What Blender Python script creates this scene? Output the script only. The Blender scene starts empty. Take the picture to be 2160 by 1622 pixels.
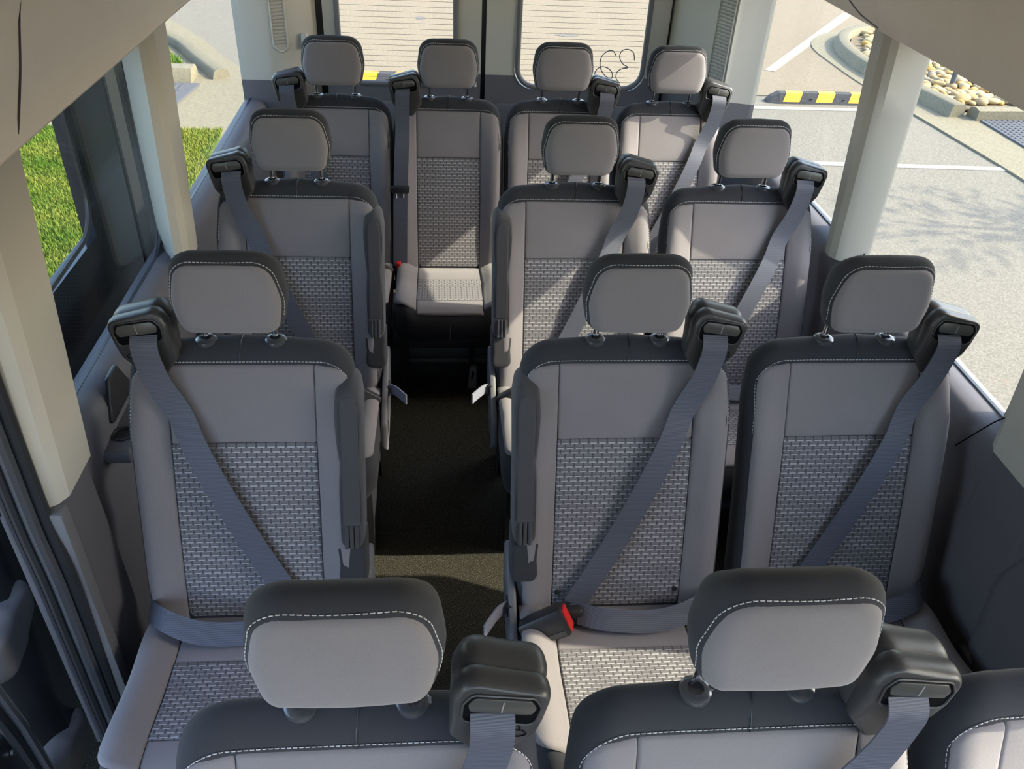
import bpy, bmesh, math, random
from mathutils import Vector, Matrix
random.seed(7)
PI = math.pi
S = bpy.context.scene
COL = S.collection

# ------------------------------------------------------------------ camera, sky, sun, exposure
CZ = 1.99
def make_camera():
    f, pi_, ya, ro = 1750.0, .6215, .1059, -.0558
    cam = bpy.data.cameras.new('camera'); o = bpy.data.objects.new('camera', cam); COL.objects.link(o)
    cam.sensor_fit = 'HORIZONTAL'; cam.sensor_width = 36; cam.lens = f*36/2160
    cam.clip_start = .02; cam.clip_end = 300
    fwd = Vector((math.sin(ya)*math.cos(pi_), math.cos(ya)*math.cos(pi_), -math.sin(pi_)))
    rt0 = Vector((math.cos(ya), -math.sin(ya), 0))
    up0 = rt0.cross(fwd)
    rt = rt0*math.cos(ro) - up0*math.sin(ro)
    up = rt0*math.sin(ro) + up0*math.cos(ro)
    m = Matrix((rt, up, -fwd)).transposed().to_4x4()
    m.translation = (0, 0, CZ)
    o.matrix_world = m
    S.camera = o
make_camera()

w = bpy.data.worlds.new('sky'); S.world = w; w.use_nodes = True
nt = w.node_tree; nt.nodes.clear()
sky = nt.nodes.new('ShaderNodeTexSky'); sky.sky_type = 'NISHITA'; sky.sun_disc = False
SUN = Vector((1, -.13, .78)).normalized()
sky.sun_elevation = math.asin(SUN.z); sky.sun_rotation = math.atan2(SUN.x, SUN.y)
sky.air_density = 1.1; sky.dust_density = 2.5; sky.ozone_density = 1.2
bg = nt.nodes.new('ShaderNodeBackground'); bg.inputs[1].default_value = .80
out = nt.nodes.new('ShaderNodeOutputWorld')
nt.links.new(sky.outputs[0], bg.inputs[0]); nt.links.new(bg.outputs[0], out.inputs[0])
sl = bpy.data.lights.new('sun', 'SUN'); sl.energy = 7.4; sl.angle = .0093; sl.color = (1, .91, .70)
so = bpy.data.objects.new('sun', sl); COL.objects.link(so); so.location = (8, -1, 7)
so.rotation_euler = SUN.to_track_quat('Z', 'Y').to_euler()
S.view_settings.view_transform = 'Standard'; S.view_settings.look = 'None'
S.view_settings.gamma = 1; S.view_settings.use_curve_mapping = False
S.view_settings.exposure = .35

# ------------------------------------------------------------------ materials
MATS = {}
class NB:
    def __init__(s, name, rough=.6, metal=0, col=(.5,.5,.5), spec=.5):
        s.m = bpy.data.materials.new(name); s.m.use_nodes = True; s.t = s.m.node_tree
        s.b = s.t.nodes['Principled BSDF']
        s.b.inputs['Base Color'].default_value = (*col, 1); s.b.inputs['Roughness'].default_value = rough
        s.b.inputs['Metallic'].default_value = metal; s.b.inputs['Specular IOR Level'].default_value = spec
        MATS[name] = s.m
    def n(s, t, **k):
        x = s.t.nodes.new(t)
        for a, b in k.items(): setattr(x, a, b)
        return x
    def l(s, a, b): s.t.links.new(a, b)
    def math(s, op, a, b=None, c=None):
        x = s.n('ShaderNodeMath', operation=op)
        for i, v in enumerate((a, b, c)):
            if v is None: continue
            if isinstance(v, (int, float)): x.inputs[i].default_value = v
            else: s.l(v, x.inputs[i])
        return x.outputs[0]
    def coord(s): return s.n('ShaderNodeTexCoord').outputs['Object']
    def sep(s, v):
        x = s.n('ShaderNodeSeparateXYZ'); s.l(v, x.inputs[0]); return x.outputs
    def noise(s, scale, detail=2, rough=.5, vec=None):
        x = s.n('ShaderNodeTexNoise'); x.inputs['Scale'].default_value = scale
        x.inputs['Detail'].default_value = detail; x.inputs['Roughness'].default_value = rough
        s.l(vec if vec is not None else s.coord(), x.inputs['Vector']); return x.outputs['Fac']
    def ramp(s, fac, stops):
        x = s.n('ShaderNodeValToRGB'); e = x.color_ramp.elements
        while len(e) < len(stops): e.new(.5)
        for i, (p, c) in enumerate(stops): e[i].position = p; e[i].color = (*c, 1)
        s.l(fac, x.inputs[0]); return x.outputs[0]
    def mix(s, fac, a, b, bt='MIX'):
        x = s.n('ShaderNodeMix', data_type='RGBA', blend_type=bt)
        for i, v in ((0, fac), (6, a), (7, b)):
            if isinstance(v, (int, float)): x.inputs[i].default_value = v
            elif isinstance(v, tuple): x.inputs[i].default_value = (*v, 1)
            else: s.l(v, x.inputs[i])
        return x.outputs[2]
    def color(s, c): s.l(c, s.b.inputs['Base Color'])
    def bump(s, h, strength=.3, dist=.001):
        x = s.n('ShaderNodeBump'); x.inputs['Strength'].default_value = strength; x.inputs['Distance'].default_value = dist
        s.l(h, x.inputs['Height']); s.l(x.outputs[0], s.b.inputs['Normal'])

def fabric(name, c, var=.25, sheen=.25):
    b = NB(name, .95, 0, c, .15)
    v = b.coord(); n1 = b.noise(1300, 1, .5, v); n2 = b.noise(14, 3, .5, v)
    a = tuple(x*(1-var) for x in c); d = tuple(x*(1+var) for x in c)
    col = b.mix(n1, a, d); col = b.mix(b.math('MULTIPLY', n2, .18), col, (c[0]*1.5, c[1]*1.45, c[2]*1.5))
    b.color(col); b.bump(n1, .35, .0008)
    b.b.inputs['Sheen Weight'].default_value = sheen; b.b.inputs['Sheen Roughness'].default_value = .5
fabric('fabric_light', (.185, .172, .182))
fabric('fabric_dark', (.034, .035, .041), .3, .10)
fabric('fabric_arm', (.055, .054, .060), .3, .2)
def woven(name, vi):
    b = NB(name, .85, 0, (.2,.2,.2), .25)
    v = b.coord(); s = b.sep(v)
    p, q = .0102, .0205
    r = b.math('DIVIDE', s[vi], p); row = b.math('FLOOR', r); fr = b.math('FRACT', r)
    par = b.math('MULTIPLY', b.math('MODULO', b.math('ABSOLUTE', row), 2.0), .5)
    fc = b.math('FRACT', b.math('ADD', b.math('DIVIDE', b.math('ADD', s[0], 5.0), q), par))
    dc = b.math('ABSOLUTE', b.math('SUBTRACT', fc, .5))
    dash = b.math('MULTIPLY', b.math('LESS_THAN', dc, .36), b.math('LESS_THAN', fr, .26))
    gap = b.math('MULTIPLY', b.math('GREATER_THAN', dc, .42), b.math('GREATER_THAN', fr, .12))
    hl = b.math('MULTIPLY', b.math('LESS_THAN', b.math('ABSOLUTE', b.math('SUBTRACT', fr, .34)), .07), b.math('LESS_THAN', dc, .36))
    n1 = b.noise(1100, 1, .5, v)
    base = b.mix(n1, (.125, .121, .130), (.19, .184, .198))
    c = b.mix(gap, base, (.075, .074, .082)); c = b.mix(hl, c, (.085, .084, .092)); c = b.mix(dash, c, (.38, .37, .395))
    b.color(c)
    h = b.math('ADD', b.math('SUBTRACT', b.math('MULTIPLY', dash, 1.0), gap), b.math('MULTIPLY', n1, .3))
    b.bump(h, .5, .0012)
woven('woven_back', 2); woven('woven_seat', 1)
def plastic(name, c, rough=.42, bump=.12, scale=900):
    b = NB(name, rough, 0, c, .5); b.bump(b.noise(scale, 2), bump, .0006)
plastic('plastic_black', (.022, .022, .026), .38)
plastic('plastic_box', (.040, .039, .041), .36, .25)
plastic('plastic_flap', (.060, .058, .055), .3, .15)
plastic('plastic_grey', (.23, .24, .25), .4)
plastic('trim_dark', (.108, .104, .118), .55, .25)
plastic('trim_mid', (.12, .12, .13), .5, .2)
plastic('trim_beige', (.44, .42, .375), .55, .2)
fabric('headliner', (.76, .69, .60), .10, .05)
NB('void', .9, 0, (.003, .003, .004), .1)
NB('chrome', .14, 1, (.75, .76, .80))
NB('steel', .35, 1, (.5, .5, .5))
NB('red', .35, 0, (.55, .02, .02))
NB('stitch', .8, 0, (.55, .54, .56), .2)
NB('stitch_dim', .8, 0, (.20, .20, .22), .2)
NB('rubber', .38, 0, (.016, .017, .020), .6)
NB('rubber_gloss', .2, 0, (.05, .052, .06), .9)
NB('body_paint', .12, .2, (.018, .024, .036), .6)
NB('sticker', .5, 0, (.7, .7, .7))
NB('marker', .5, 0, (.03, .03, .04))
b = NB('belt', .55, 0, (.055, .060, .082), .4)
v = b.coord(); wv = b.n('ShaderNodeTexWave'); wv.inputs['Scale'].default_value = 110; wv.inputs['Distortion'].default_value = 0
wv.bands_direction = 'Z'; b.l(v, wv.inputs['Vector'])
b.color(b.mix(wv.outputs['Fac'], (.060, .065, .088), (.10, .107, .142))); b.bump(wv.outputs['Fac'], .35, .0008)
b = NB('belt_grey', .6, 0, (.18, .19, .24))
b = NB('carpet', 1, 0, (.02,.02,.02), .1)
n1 = b.noise(420, 3, .7); b.color(b.ramp(n1, [(.34, (.010, .010, .010)), (.52, (.034, .032, .027)), (.76, (.32, .30, .23))])); b.bump(n1, .9, .006)
# outdoors
def ground_mat(name, c1, c2, c3, sc=60, bump=.4):
    b = NB(name, .9, 0, c1, .2); v = b.coord()
    n1 = b.noise(sc, 3, .7, v); n2 = b.noise(.9, 4, .6, v); n3 = b.noise(7, 4, .6, v)
    c = b.ramp(n1, [(.35, c1), (.52, c2), (.72, c3)])
    c = b.mix(b.math('MULTIPLY', n2, .5), c, c2); c = b.mix(b.math('MULTIPLY', n3, .25), c, c1)
    b.color(c); b.bump(n1, bump, .01)
ground_mat('asphalt', (0.098, 0.089, 0.072), (0.151, 0.138, 0.113), (0.234, 0.214, 0.179), 75)
ground_mat('pavement', (0.128, 0.103, 0.071), (0.17, 0.139, 0.098), (0.226, 0.193, 0.142), 60)
ground_mat('concrete', (0.13, 0.114, 0.076), (0.172, 0.153, 0.107), (0.206, 0.186, 0.132), 40, .15)
ground_mat('stone_soil', (.10, .08, .05), (.15, .12, .08), (.2, .16, .1), 30)
ground_mat('soil', (.05, .07, .01), (.08, .11, .02), (.12, .14, .03), 30)
ground_mat('paint_white', (0.174, 0.166, 0.147), (0.238, 0.226, 0.198), (0.277, 0.261, 0.23), 50, .2)
NB('paint_yellow', .55, 0, (.52, .26, .008))
NB('stain', .9, 0, (.10, .09, .08))
ground_mat('stop_rubber', (.035, .035, .038), (.055, .055, .058), (.08, .08, .085), 80)
b = NB('mat_grey', .95, 0, (.085, .088, .098), .1)
b = NB('grass_blade', .7, 0, (.2, .3, .03), .3)
oi = b.n('ShaderNodeNewGeometry').outputs['Random Per Island']
nf = b.ramp(b.noise(1.6, 4, .6), [(.40, (0, 0, 0)), (.62, (1, 1, 1))])
b.color(b.mix(nf, b.ramp(oi, [(0, (.025, .075, .002)), (.5, (.055, .125, .004)), (1, (.11, .17, .012))]), b.ramp(oi, [(0, (.08, .12, .008)), (.5, (.15, .18, .02)), (1, (.26, .26, .05))])))
for i, c in enumerate([(.50, .40, .24), (.42, .36, .26), (.56, .48, .33), (.33, .31, .28), (.55, .36, .13), (.62, .56, .43)]):
    c = (c[0]*.62, c[1]*.53, c[2]*.38); b = NB('rock_%s' % 'abcdef'[i], .7, 0, c, .3)
    b.color(b.mix(b.noise(9, 4), tuple(x*.75 for x in c), tuple(min(1, x*1.2) for x in c)))
NB('leaf', .6, 0, (.05, .12, .03)); NB('bark', .9, 0, (.12, .08, .05))
def glass(name, tint, refl=1.0):
    m = bpy.data.materials.new(name); m.use_nodes = True; t = m.node_tree; t.nodes.clear()
    tr = t.nodes.new('ShaderNodeBsdfTransparent'); tr.inputs[0].default_value = (*tint, 1)
    gl = t.nodes.new('ShaderNodeBsdfGlossy'); gl.inputs['Roughness'].default_value = .0
    ge = t.nodes.new('ShaderNodeNewGeometry'); dt = t.nodes.new('ShaderNodeVectorMath'); dt.operation = 'DOT_PRODUCT'
    t.links.new(ge.outputs['Normal'], dt.inputs[0]); t.links.new(ge.outputs['Incoming'], dt.inputs[1])
    def mth(op, a, b_):
        x = t.nodes.new('ShaderNodeMath'); x.operation = op
        for i, q in enumerate((a, b_)):
            if q is None: continue
            if isinstance(q, float): x.inputs[i].default_value = q
            else: t.links.new(q, x.inputs[i])
        return x
    p5 = mth('POWER', mth('SUBTRACT', 1.0, mth('ABSOLUTE', dt.outputs['Value'], None).outputs[0]).outputs[0], 5.0)
    mu = mth('ADD', mth('MULTIPLY', p5.outputs[0], .96*refl).outputs[0], .04*refl)
    mx = t.nodes.new('ShaderNodeMixShader'); o = t.nodes.new('ShaderNodeOutputMaterial')
    t.links.new(mu.outputs[0], mx.inputs[0]); t.links.new(tr.outputs[0], mx.inputs[1]); t.links.new(gl.outputs[0], mx.inputs[2]); t.links.new(mx.outputs[0], o.inputs[0])
    MATS[name] = m
glass('glass', (.97, .985, .97), .38)

# ------------------------------------------------------------------ object helpers
def obj(name, me, parent=None, loc=None):
    o = bpy.data.objects.new(name, me); COL.objects.link(o)
    if parent is not None: o.parent = parent
    if loc is not None: o.location = loc
    return o
def tag(o, label=None, cat=None, group=None, kind=None):
    if label: o['label'] = label
    if cat: o['category'] = cat
    if group: o['group'] = group
    if kind: o['kind'] = kind
    return o
def empty(name, loc):
    o = bpy.data.objects.new(name, None); COL.objects.link(o); o.location = loc; o.empty_display_size = .1; return o

class MB:
    """collects shapes of one mesh"""
    def __init__(s): s.v = []; s.f = []; s.mi = []; s.mats = []
    def idx(s, mat):
        if mat not in s.mats: s.mats.append(mat)
        return s.mats.index(mat)
    def add(s, vs, fs, mat):
        k = len(s.v); i = s.idx(mat)
        s.v += [tuple(p) for p in vs]; s.f += [tuple(k+a for a in f) for f in fs]; s.mi += [i]*len(fs)
        return s
    def box(s, x0, x1, y0, y1, z0, z1, mat, bev=0):
        if bev:
            return s.prism(rpoly([(x0, z0, bev), (x1, z0, bev), (x1, z1, bev), (x0, z1, bev)], 3), y0, y1, mat, 'y', bev*.6)
        vs = [(x, y, z) for x in (x0, x1) for y in (y0, y1) for z in (z0, z1)]
        return s.add(vs, [(0,1,3,2), (4,6,7,5), (0,4,5,1), (2,3,7,6), (0,2,6,4), (1,5,7,3)], mat)
    def prism(s, poly, a, b, mat, axis='y', bev=0):
        """extrude 2D poly along axis from a to b, rounded rim when bev"""
        n = len(poly); cx = sum(p[0] for p in poly)/n; cy = sum(p[1] for p in poly)/n
        def P(u, v, t):
            return {'y': (u, t, v), 'z': (u, v, t), 'x': (t, u, v)}[axis]
        sg = 1 if b > a else -1
        rings = []
        if bev:
            for th in (0, .5, 1.0): e = bev*(1-math.sin(th*PI/2)); rings.append((e, a+sg*bev*(1-math.cos(th*PI/2))))
            for th in (1.0, .5, 0): e = bev*(1-math.sin(th*PI/2)); rings.append((e, b-sg*bev*(1-math.cos(th*PI/2))))
        else: rings = [(0, a), (0, b)]
        vs = []
        for e, t in rings:
            for (u, v) in poly:
                d = math.hypot(cx-u, cy-v) or 1
                vs.append(P(u+(cx-u)/d*e, v+(cy-v)/d*e, t))
        fs = []
        for r in range(len(rings)-1):
            for i in range(n):
                j = (i+1) % n; fs.append((r*n+i, r*n+j, (r+1)*n+j, (r+1)*n+i))
        fs.append(tuple(range(n-1, -1, -1))); fs.append(tuple((len(rings)-1)*n+i for i in range(n)))
        return s.add(vs, fs, mat)
    def tube(s, pts, r, mat, n=8, closed=False):
        pts = [Vector(p) for p in pts]; vs = []; fs = []; m = len(pts)
        up = Vector((0, 0, 1))
        for i, p in enumerate(pts):
            t = (pts[(i+1) % m] - pts[i-1]) if closed else (pts[min(i+1, m-1)] - pts[max(i-1, 0)])
            t.normalize()
            if i == 0:
                a = t.cross(up)
                if a.length < .05: a = t.cross(Vector((0, 1, 0)))
            else: a = pa - t*pa.dot(t)
            a.normalize(); pa = a.copy(); c = a.cross(t)
            for k in range(n): q = 2*PI*k/n; vs.append(p + (a*math.cos(q) + c*math.sin(q))*(r[i] if isinstance(r, (list, tuple)) else r))
        for i in range(m if closed else m-1):
            for k in range(n): j = (i+1) % m; l = (k+1) % n; fs.append((i*n+k, i*n+l, j*n+l, j*n+k))
        if not closed: fs.append(tuple(range(n-1, -1, -1))); fs.append(tuple((m-1)*n+k for k in range(n)))
        return s.add(vs, fs, mat)
    def lathe(s, prof, c, mat, n=24):
        vs = [(c[0]+r*math.cos(2*PI*k/n), c[1]+r*math.sin(2*PI*k/n), c[2]+z) for r, z in prof for k in range(n)]
        fs = [(i*n+k, i*n+(k+1) % n, (i+1)*n+(k+1) % n, (i+1)*n+k) for i in range(len(prof)-1) for k in range(n)]
        fs.append(tuple((len(prof)-1)*n+k for k in range(n))); return s.add(vs, fs, mat)
    def ribbon(s, pts, wd, width, mat, th=.0012):
        """belt webbing: pts list of Vector, wd list of width directions"""
        vs = []; m = len(pts)
        for i in range(m):
            t = (pts[min(i+1, m-1)]-pts[max(i-1, 0)]).normalized(); wv = wd[i].normalized(); nn = t.cross(wv).normalized()*th
            for q in (pts[i]-wv*width/2+nn, pts[i]+wv*width/2+nn, pts[i]+wv*width/2-nn, pts[i]-wv*width/2-nn): vs.append(q)
        fs = [(i*4+k, i*4+(k+1) % 4, (i+1)*4+(k+1) % 4, (i+1)*4+k) for i in range(m-1) for k in range(4)]
        fs += [(3, 2, 1, 0), tuple((m-1)*4+k for k in range(4))]
        return s.add(vs, fs, mat)
    def mesh(s, name, smooth=True, fix=True, angle=40):
        me = bpy.data.meshes.new(name); me.from_pydata(s.v, [], s.f)
        for m in s.mats: me.materials.append(MATS[m])
        me.polygons.foreach_set('material_index', s.mi)
        if fix:
            bm = bmesh.new(); bm.from_mesh(me); bmesh.ops.recalc_face_normals(bm, faces=bm.faces)
            if smooth:
                for e in bm.edges: e.smooth = (len(e.link_faces) == 2 and e.calc_face_angle(0) < math.radians(angle))
            bm.to_mesh(me); bm.free()
        me.polygons.foreach_set('use_smooth', [smooth]*len(me.polygons)); me.update()
        return me
    def obj(s, name, parent=None, **k):
        return obj(name, s.mesh(name, **k), parent)

def rpoly(cs, seg=5, sub=0):
    """rounded polygon from corners (u, v, r); sub = extra points per straight side"""
    out = []; n = len(cs)
    for i in range(n):
        p0, p, p1 = Vector(cs[i-1][:2]), Vector(cs[i][:2]), Vector(cs[(i+1) % n][:2]); r = cs[i][2]
        if r <= 0: out.append((p.x, p.y)); continue
        a = (p0-p).normalized(); c = (p1-p).normalized(); ang = a.angle(c)
        d = min(r/math.tan(ang/2), (p0-p).length*.49, (p1-p).length*.49); rr = d*math.tan(ang/2)
        cen = p + (a+c).normalized()*(rr/math.sin(ang/2))
        s0 = p+a*d; s1 = p+c*d; a0 = math.atan2(s0.y-cen.y, s0.x-cen.x); a1 = math.atan2(s1.y-cen.y, s1.x-cen.x)
        da = (a1-a0+PI) % (2*PI)-PI
        for k in range(seg+1): q = a0+da*k/seg; out.append((cen.x+rr*math.cos(q), cen.y+rr*math.sin(q)))
    if sub:
        o2 = []
        L = sum(math.dist(out[i], out[(i+1) % len(out)]) for i in range(len(out)))
        step = L/sub
        for i in range(len(out)):
            a, c = out[i], out[(i+1) % len(out)]; k = max(1, int(math.dist(a, c)/step))
            for j in range(k): o2.append((a[0]+(c[0]-a[0])*j/k, a[1]+(c[1]-a[1])*j/k))
        out = o2
    return out

def slab(mb, poly, front, back, er, mat, mp, cen=None, rings=9, th=6):
    """soft solid: outline poly, front/back surface functions, rolled edges; mp maps (u, v, depth) to xyz"""
    n = len(poly); cx, cy = cen or (sum(p[0] for p in poly)/n, sum(p[1] for p in poly)/n)
    R = []     # (inset, frac) rings with height factor
    for k in range(1, th+1): a = k/th*PI/2; R.append((er*(1-math.cos(a)), math.sin(a)))
    def ring(ins, hf, fn):
        r = []
        for (u, v) in poly:
            d = math.hypot(cx-u, cy-v) or 1; e = min(ins, d*.9)
            x, y = u+(cx-u)/d*e, v+(cy-v)/d*e; mid = (front(x, y)+back(x, y))/2
            r.append(mp(x, y, mid+(fn(x, y)-mid)*hf))
        return r
    def inner(fr, fn):
        r = []
        for (u, v) in poly:
            d = math.hypot(cx-u, cy-v) or 1; e = min(er, d*.9); x, y = u+(cx-u)/d*e, v+(cy-v)/d*e
            x, y = x+(cx-x)*fr, y+(cy-y)*fr; r.append(mp(x, y, fn(x, y)))
        return r
    rows = []
    rows.append([mp(cx, cy, front(cx, cy))])
    for k in range(rings-1, 0, -1): rows.append(inner(k/rings, front))
    for e, h in reversed(R): rows.append(ring(e, h, front))
    rows.append(ring(0, 0, front))
    for e, h in R: rows.append(ring(e, h, back))
    for k in range(1, rings): rows.append(inner(k/rings, back))
    rows.append([mp(cx, cy, back(cx, cy))])
    emit(mb, rows, n, mat)
def emit(mb, rows, n, mat):
    vs = []; st = []
    for r in rows: st.append(len(vs)); vs += r
    fs = []
    for i in range(len(rows)-1):
        a, c = rows[i], rows[i+1]
        for k in range(n):
            l = (k+1) % n
            if len(a) == 1: fs.append((st[i], st[i+1]+k, st[i+1]+l))
            elif len(c) == 1: fs.append((st[i]+k, st[i+1], st[i]+l))
            else: fs.append((st[i]+k, st[i+1]+k, st[i+1]+l, st[i]+l))
    mb.add(vs, fs, mat)
def puff(mb, poly, base, h, er, mat, mp, cen=None, rings=9, sink=.003, sgn=-1):
    """upholstery panel lying on a surface, its rim sunk in the seam"""
    n = len(poly); cx, cy = cen or (sum(p[0] for p in poly)/n, sum(p[1] for p in poly)/n)
    rows = [[mp(cx, cy, base(cx, cy)+sgn*h)]]
    for k in range(rings-1, -1, -1):
        r = []
        for (u, v) in poly:
            d = math.hypot(cx-u, cy-v) or 1; e = min(er, d*.9); x, y = u+(cx-u)/d*e, v+(cy-v)/d*e
            x, y = x+(cx-x)*k/rings, y+(cy-y)*k/rings; r.append(mp(x, y, base(x, y)+sgn*h))
        rows.append(r)
    for k in (3, 2, 1, 0):
        a = k/4*PI/2; e0 = er*(1-math.cos(a)); hh = -sink+(h+sink)*math.sin(a); r = []
        for (u, v) in poly:
            d = math.hypot(cx-u, cy-v) or 1; e = min(e0, d*.9); x, y = u+(cx-u)/d*e, v+(cy-v)/d*e
            r.append(mp(x, y, base(x, y)+sgn*hh))
        rows.append(r)
    emit(mb, rows, n, mat)
def stitches(mb, path, off, mat, step=.0075, ln=.0045, r=.00075):
    """dashes of thread along a 3D path"""
    P = [Vector(p) for p in path]; acc = 0; i = 0; L = [0]
    for k in range(1, len(P)): L.append(L[-1]+(P[k]-P[k-1]).length)
    def at(d):
        for k in range(1, len(P)):
            if L[k] >= d: q = (d-L[k-1])/max(1e-9, L[k]-L[k-1]); return P[k-1].lerp(P[k], q)
        return P[-1]
    d = 0
    while d+ln < L[-1]:
        a, c = at(d), at(d+ln); m = (a+c)/2+off*.6
        mb.tube([a-off*.3, a+off*.5, m, c+off*.5, c-off*.3], r, mat, 4); d += step
def edge_dist(poly, u, v):
    best = 9
    for i in range(len(poly)):
        a, c = poly[i], poly[(i+1) % len(poly)]; dx, dy = c[0]-a[0], c[1]-a[1]; L = dx*dx+dy*dy
        t = 0 if L == 0 else max(0, min(1, ((u-a[0])*dx+(v-a[1])*dy)/L)); best = min(best, math.hypot(u-a[0]-dx*t, v-a[1]-dy*t))
    return best
def shell_fn(poly, front, back, er):
    def g(u, v):
        d = edge_dist(poly, u, v); f = front(u, v)
        if d >= er: return f
        c = 1-d/er; h = math.sqrt(max(0, 1-c*c)); mid = (f+back(u, v))/2; return mid+(f-mid)*h
    return g
def smooth01(x): x = max(0, min(1, x)); return x*x*(3-2*x)
def catmull(P, n=8):
    P = [Vector(p) for p in P]; out = []
    for i in range(len(P)-1):
        p0, p1, p2, p3 = P[max(i-1, 0)], P[i], P[i+1], P[min(i+2, len(P)-1)]
        for k in range(n):
            t = k/n; out.append(.5*((2*p1)+(p2-p0)*t+(2*p0-5*p1+4*p2-p3)*t*t+(3*p1-p0-3*p2+p3)*t*t*t))
    out.append(P[-1]); return out
XZ = lambda u, v, d: (u, d, v)      # outline in x,z - depth along y
XY = lambda u, v, d: (u, v, d)
YZ = lambda u, v, d: (d, u, v)

# ------------------------------------------------------------------ van seats
FZ = .10      # cabin floor height
CACHE = {}
def cached(key, fn):
    if key not in CACHE: CACHE[key] = fn()
    return CACHE[key]
def seat_front(W, P):
    def f(x, z):
        ax = abs(x)
        b = .024*smooth01((ax-P+.012)/(.75*(W-P)))*(1-.75*smooth01((z-.86)/.14))*(1-.3*smooth01((.6-z)/.2))
        y = -.05+.36*(z-1.0)-b-.008*math.sin(max(0, min(1, (z-.46)/.5))*PI)
        return y
    return f
def back_mesh(W, top_r):
    P = W-.085; f = seat_front(W, P); bk = lambda x, z: -.05+.36*(z-1.0)+.085-.03*smooth01((z-.95)/.1)
    mb = MB()
    poly = rpoly([(-W, .40, .03), (W, .40, .03), (W+.004, .90, .05), (W-.012, 1.030, top_r), (0, 1.046, .3), (-W+.012, 1.030, top_r), (-W-.004, .90, .05)], 7, 90)
    slab(mb, poly, f, bk, .030, 'fabric_dark', XZ, (0, .74), 12)
    # cap centre seam
    mb.tube([(0, f(0, 1.002)-.001, 1.002), (0, f(0, 1.02)-.0005, 1.02), (.002, -.022, 1.043), (.004, .0, 1.046)], .0012, 'rubber', 5)
    return mb.mesh('backrest')
def cover_meshes(W, top_r):
    P = W-.085; f = seat_front(W, P)
    bk = lambda x, z: -.05+.36*(z-1.0)+.085-.03*smooth01((z-.95)/.1)
    sp = rpoly([(-W, .40, .03), (W, .40, .03), (W+.004, .90, .05), (W-.012, 1.030, top_r), (0, 1.046, .3), (-W+.012, 1.030, top_r), (-W-.004, .90, .05)], 7, 90)
    sf = shell_fn(sp, f, bk, .030)
    e = W-.012
    out = {}
    for s in (-1, 1):
        mb = MB()
        pl = [(s*P, .43, .004), (s*e, .43, .02), (s*(e+.003), .90, .05), (s*(e-.004), 1.002-.006, min(top_r, .06)), (s*P, 1.002, .004)]
        if s < 0: pl = pl[::-1]
        puff(mb, rpoly(pl, 5, 60), sf, .0045, .008, 'fabric_light', XZ, (s*(P+e)/2, .7), 5)
        out['side_bolster' if s < 0 else 'side_bolster '] = mb.mesh('side_bolster', fix=False)
    mb = MB(); puff(mb, rpoly([(-P, .845, .004), (P, .845, .004), (P, 1.002, .004), (-P, 1.002, .004)], 2, 60), sf, .0045, .008, 'fabric_light', XZ, None, 7)
    out['upper_panel'] = mb.mesh('upper_panel', fix=False)
    mb = MB(); puff(mb, rpoly([(-P, .455, .012), (P, .455, .012), (P, .845, .003), (-P, .845, .003)], 2, 60), f, .0045, .007, 'woven_back', XZ, None, 9)
    out['woven_panel'] = mb.mesh('woven_panel', fix=False)
    mb = MB()
    path = []
    tr = min(top_r, .06)
    q = rpoly([(-e-.004, .86, 0), (-e+.001, 1.008, tr), (e-.001, 1.008, tr), (e+.004, .86, 0)], 8)
    q = [(u, v) for (u, v) in q]
    pts = []
    for i in range(len(q)-1):
        for k in range(6): t = k/6; pts.append((q[i][0]+(q[i+1][0]-q[i][0])*t, q[i][1]+(q[i+1][1]-q[i][1])*t))
    path = [(u, sf(u, v)-.0012, v) for u, v in pts]
    stitches(mb, path, Vector((0, -.0012, .0008)), 'stitch')
    out['stitching'] = mb.mesh('stitching', fix=False)
    return out
def cushion_meshes(W):
    P = W-.085; out = {}
    def top(x, y):
        ax = abs(x)
        return .462+.026*smooth01((ax-P+.01)/(.7*(W-P)))+.022*smooth01((-y-.40)/.2)-.02*smooth01((y+.34)/.12)
    bot = lambda x, y: .345
    mb = MB()
    slab(mb, rpoly([(-W, -.655, .06), (W, -.655, .06), (W-.005, -.17, .03), (-W+.005, -.17, .03)], 6, 80), top, bot, .042, 'fabric_dark', XY, (0, -.40), 10)
    mb.tube([(0, -.6545, .43), (0, -.6555, .40), (0, -.653, .37)], .0007, 'stitch_dim', 5)
    out['cushion'] = mb.mesh('cushion')
    mb = MB(); e = W-.008
    for s in (-1, 1):
        pl = [(s*P, -.63, .004), (s*e, -.63, .05), (s*e, -.20, .02), (s*P, -.20, .004)]
        if s < 0: pl = pl[::-1]
        puff(mb, rpoly(pl, 5, 60), lambda x, y: top(x, y)-.010*smooth01((abs(x)-(W-.03))/.03), .006, .012, 'fabric_light', XY, (s*(P+e)/2, -.42), 6, sgn=1)
    puff(mb, rpoly([(-P, -.642, .004), (P, -.642, .004), (P, -.565, .003), (-P, -.565, .003)], 2, 40), lambda x, y: top(x, y)-.012*smooth01((-y-.61)/.035), .006, .01, 'fabric_light', XY, None, 5, sgn=1)
    puff(mb, rpoly([(-P, -.375, .003), (P, -.375, .003), (P, -.20, .004), (-P, -.20, .004)], 2, 40), top, .005, .008, 'fabric_light', XY, None, 4, sgn=1)
    out['cushion_cover'] = mb.mesh('cushion_cover', fix=False)
    mb = MB(); puff(mb, rpoly([(-P, -.565, .003), (P, -.565, .003), (P, -.375, .003), (-P, -.375, .003)], 2, 50), top, .006, .006, 'woven_seat', XY, None, 7, sgn=1)
    out['woven_seat_panel'] = mb.mesh('woven_seat_panel', fix=False)
    return out
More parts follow.
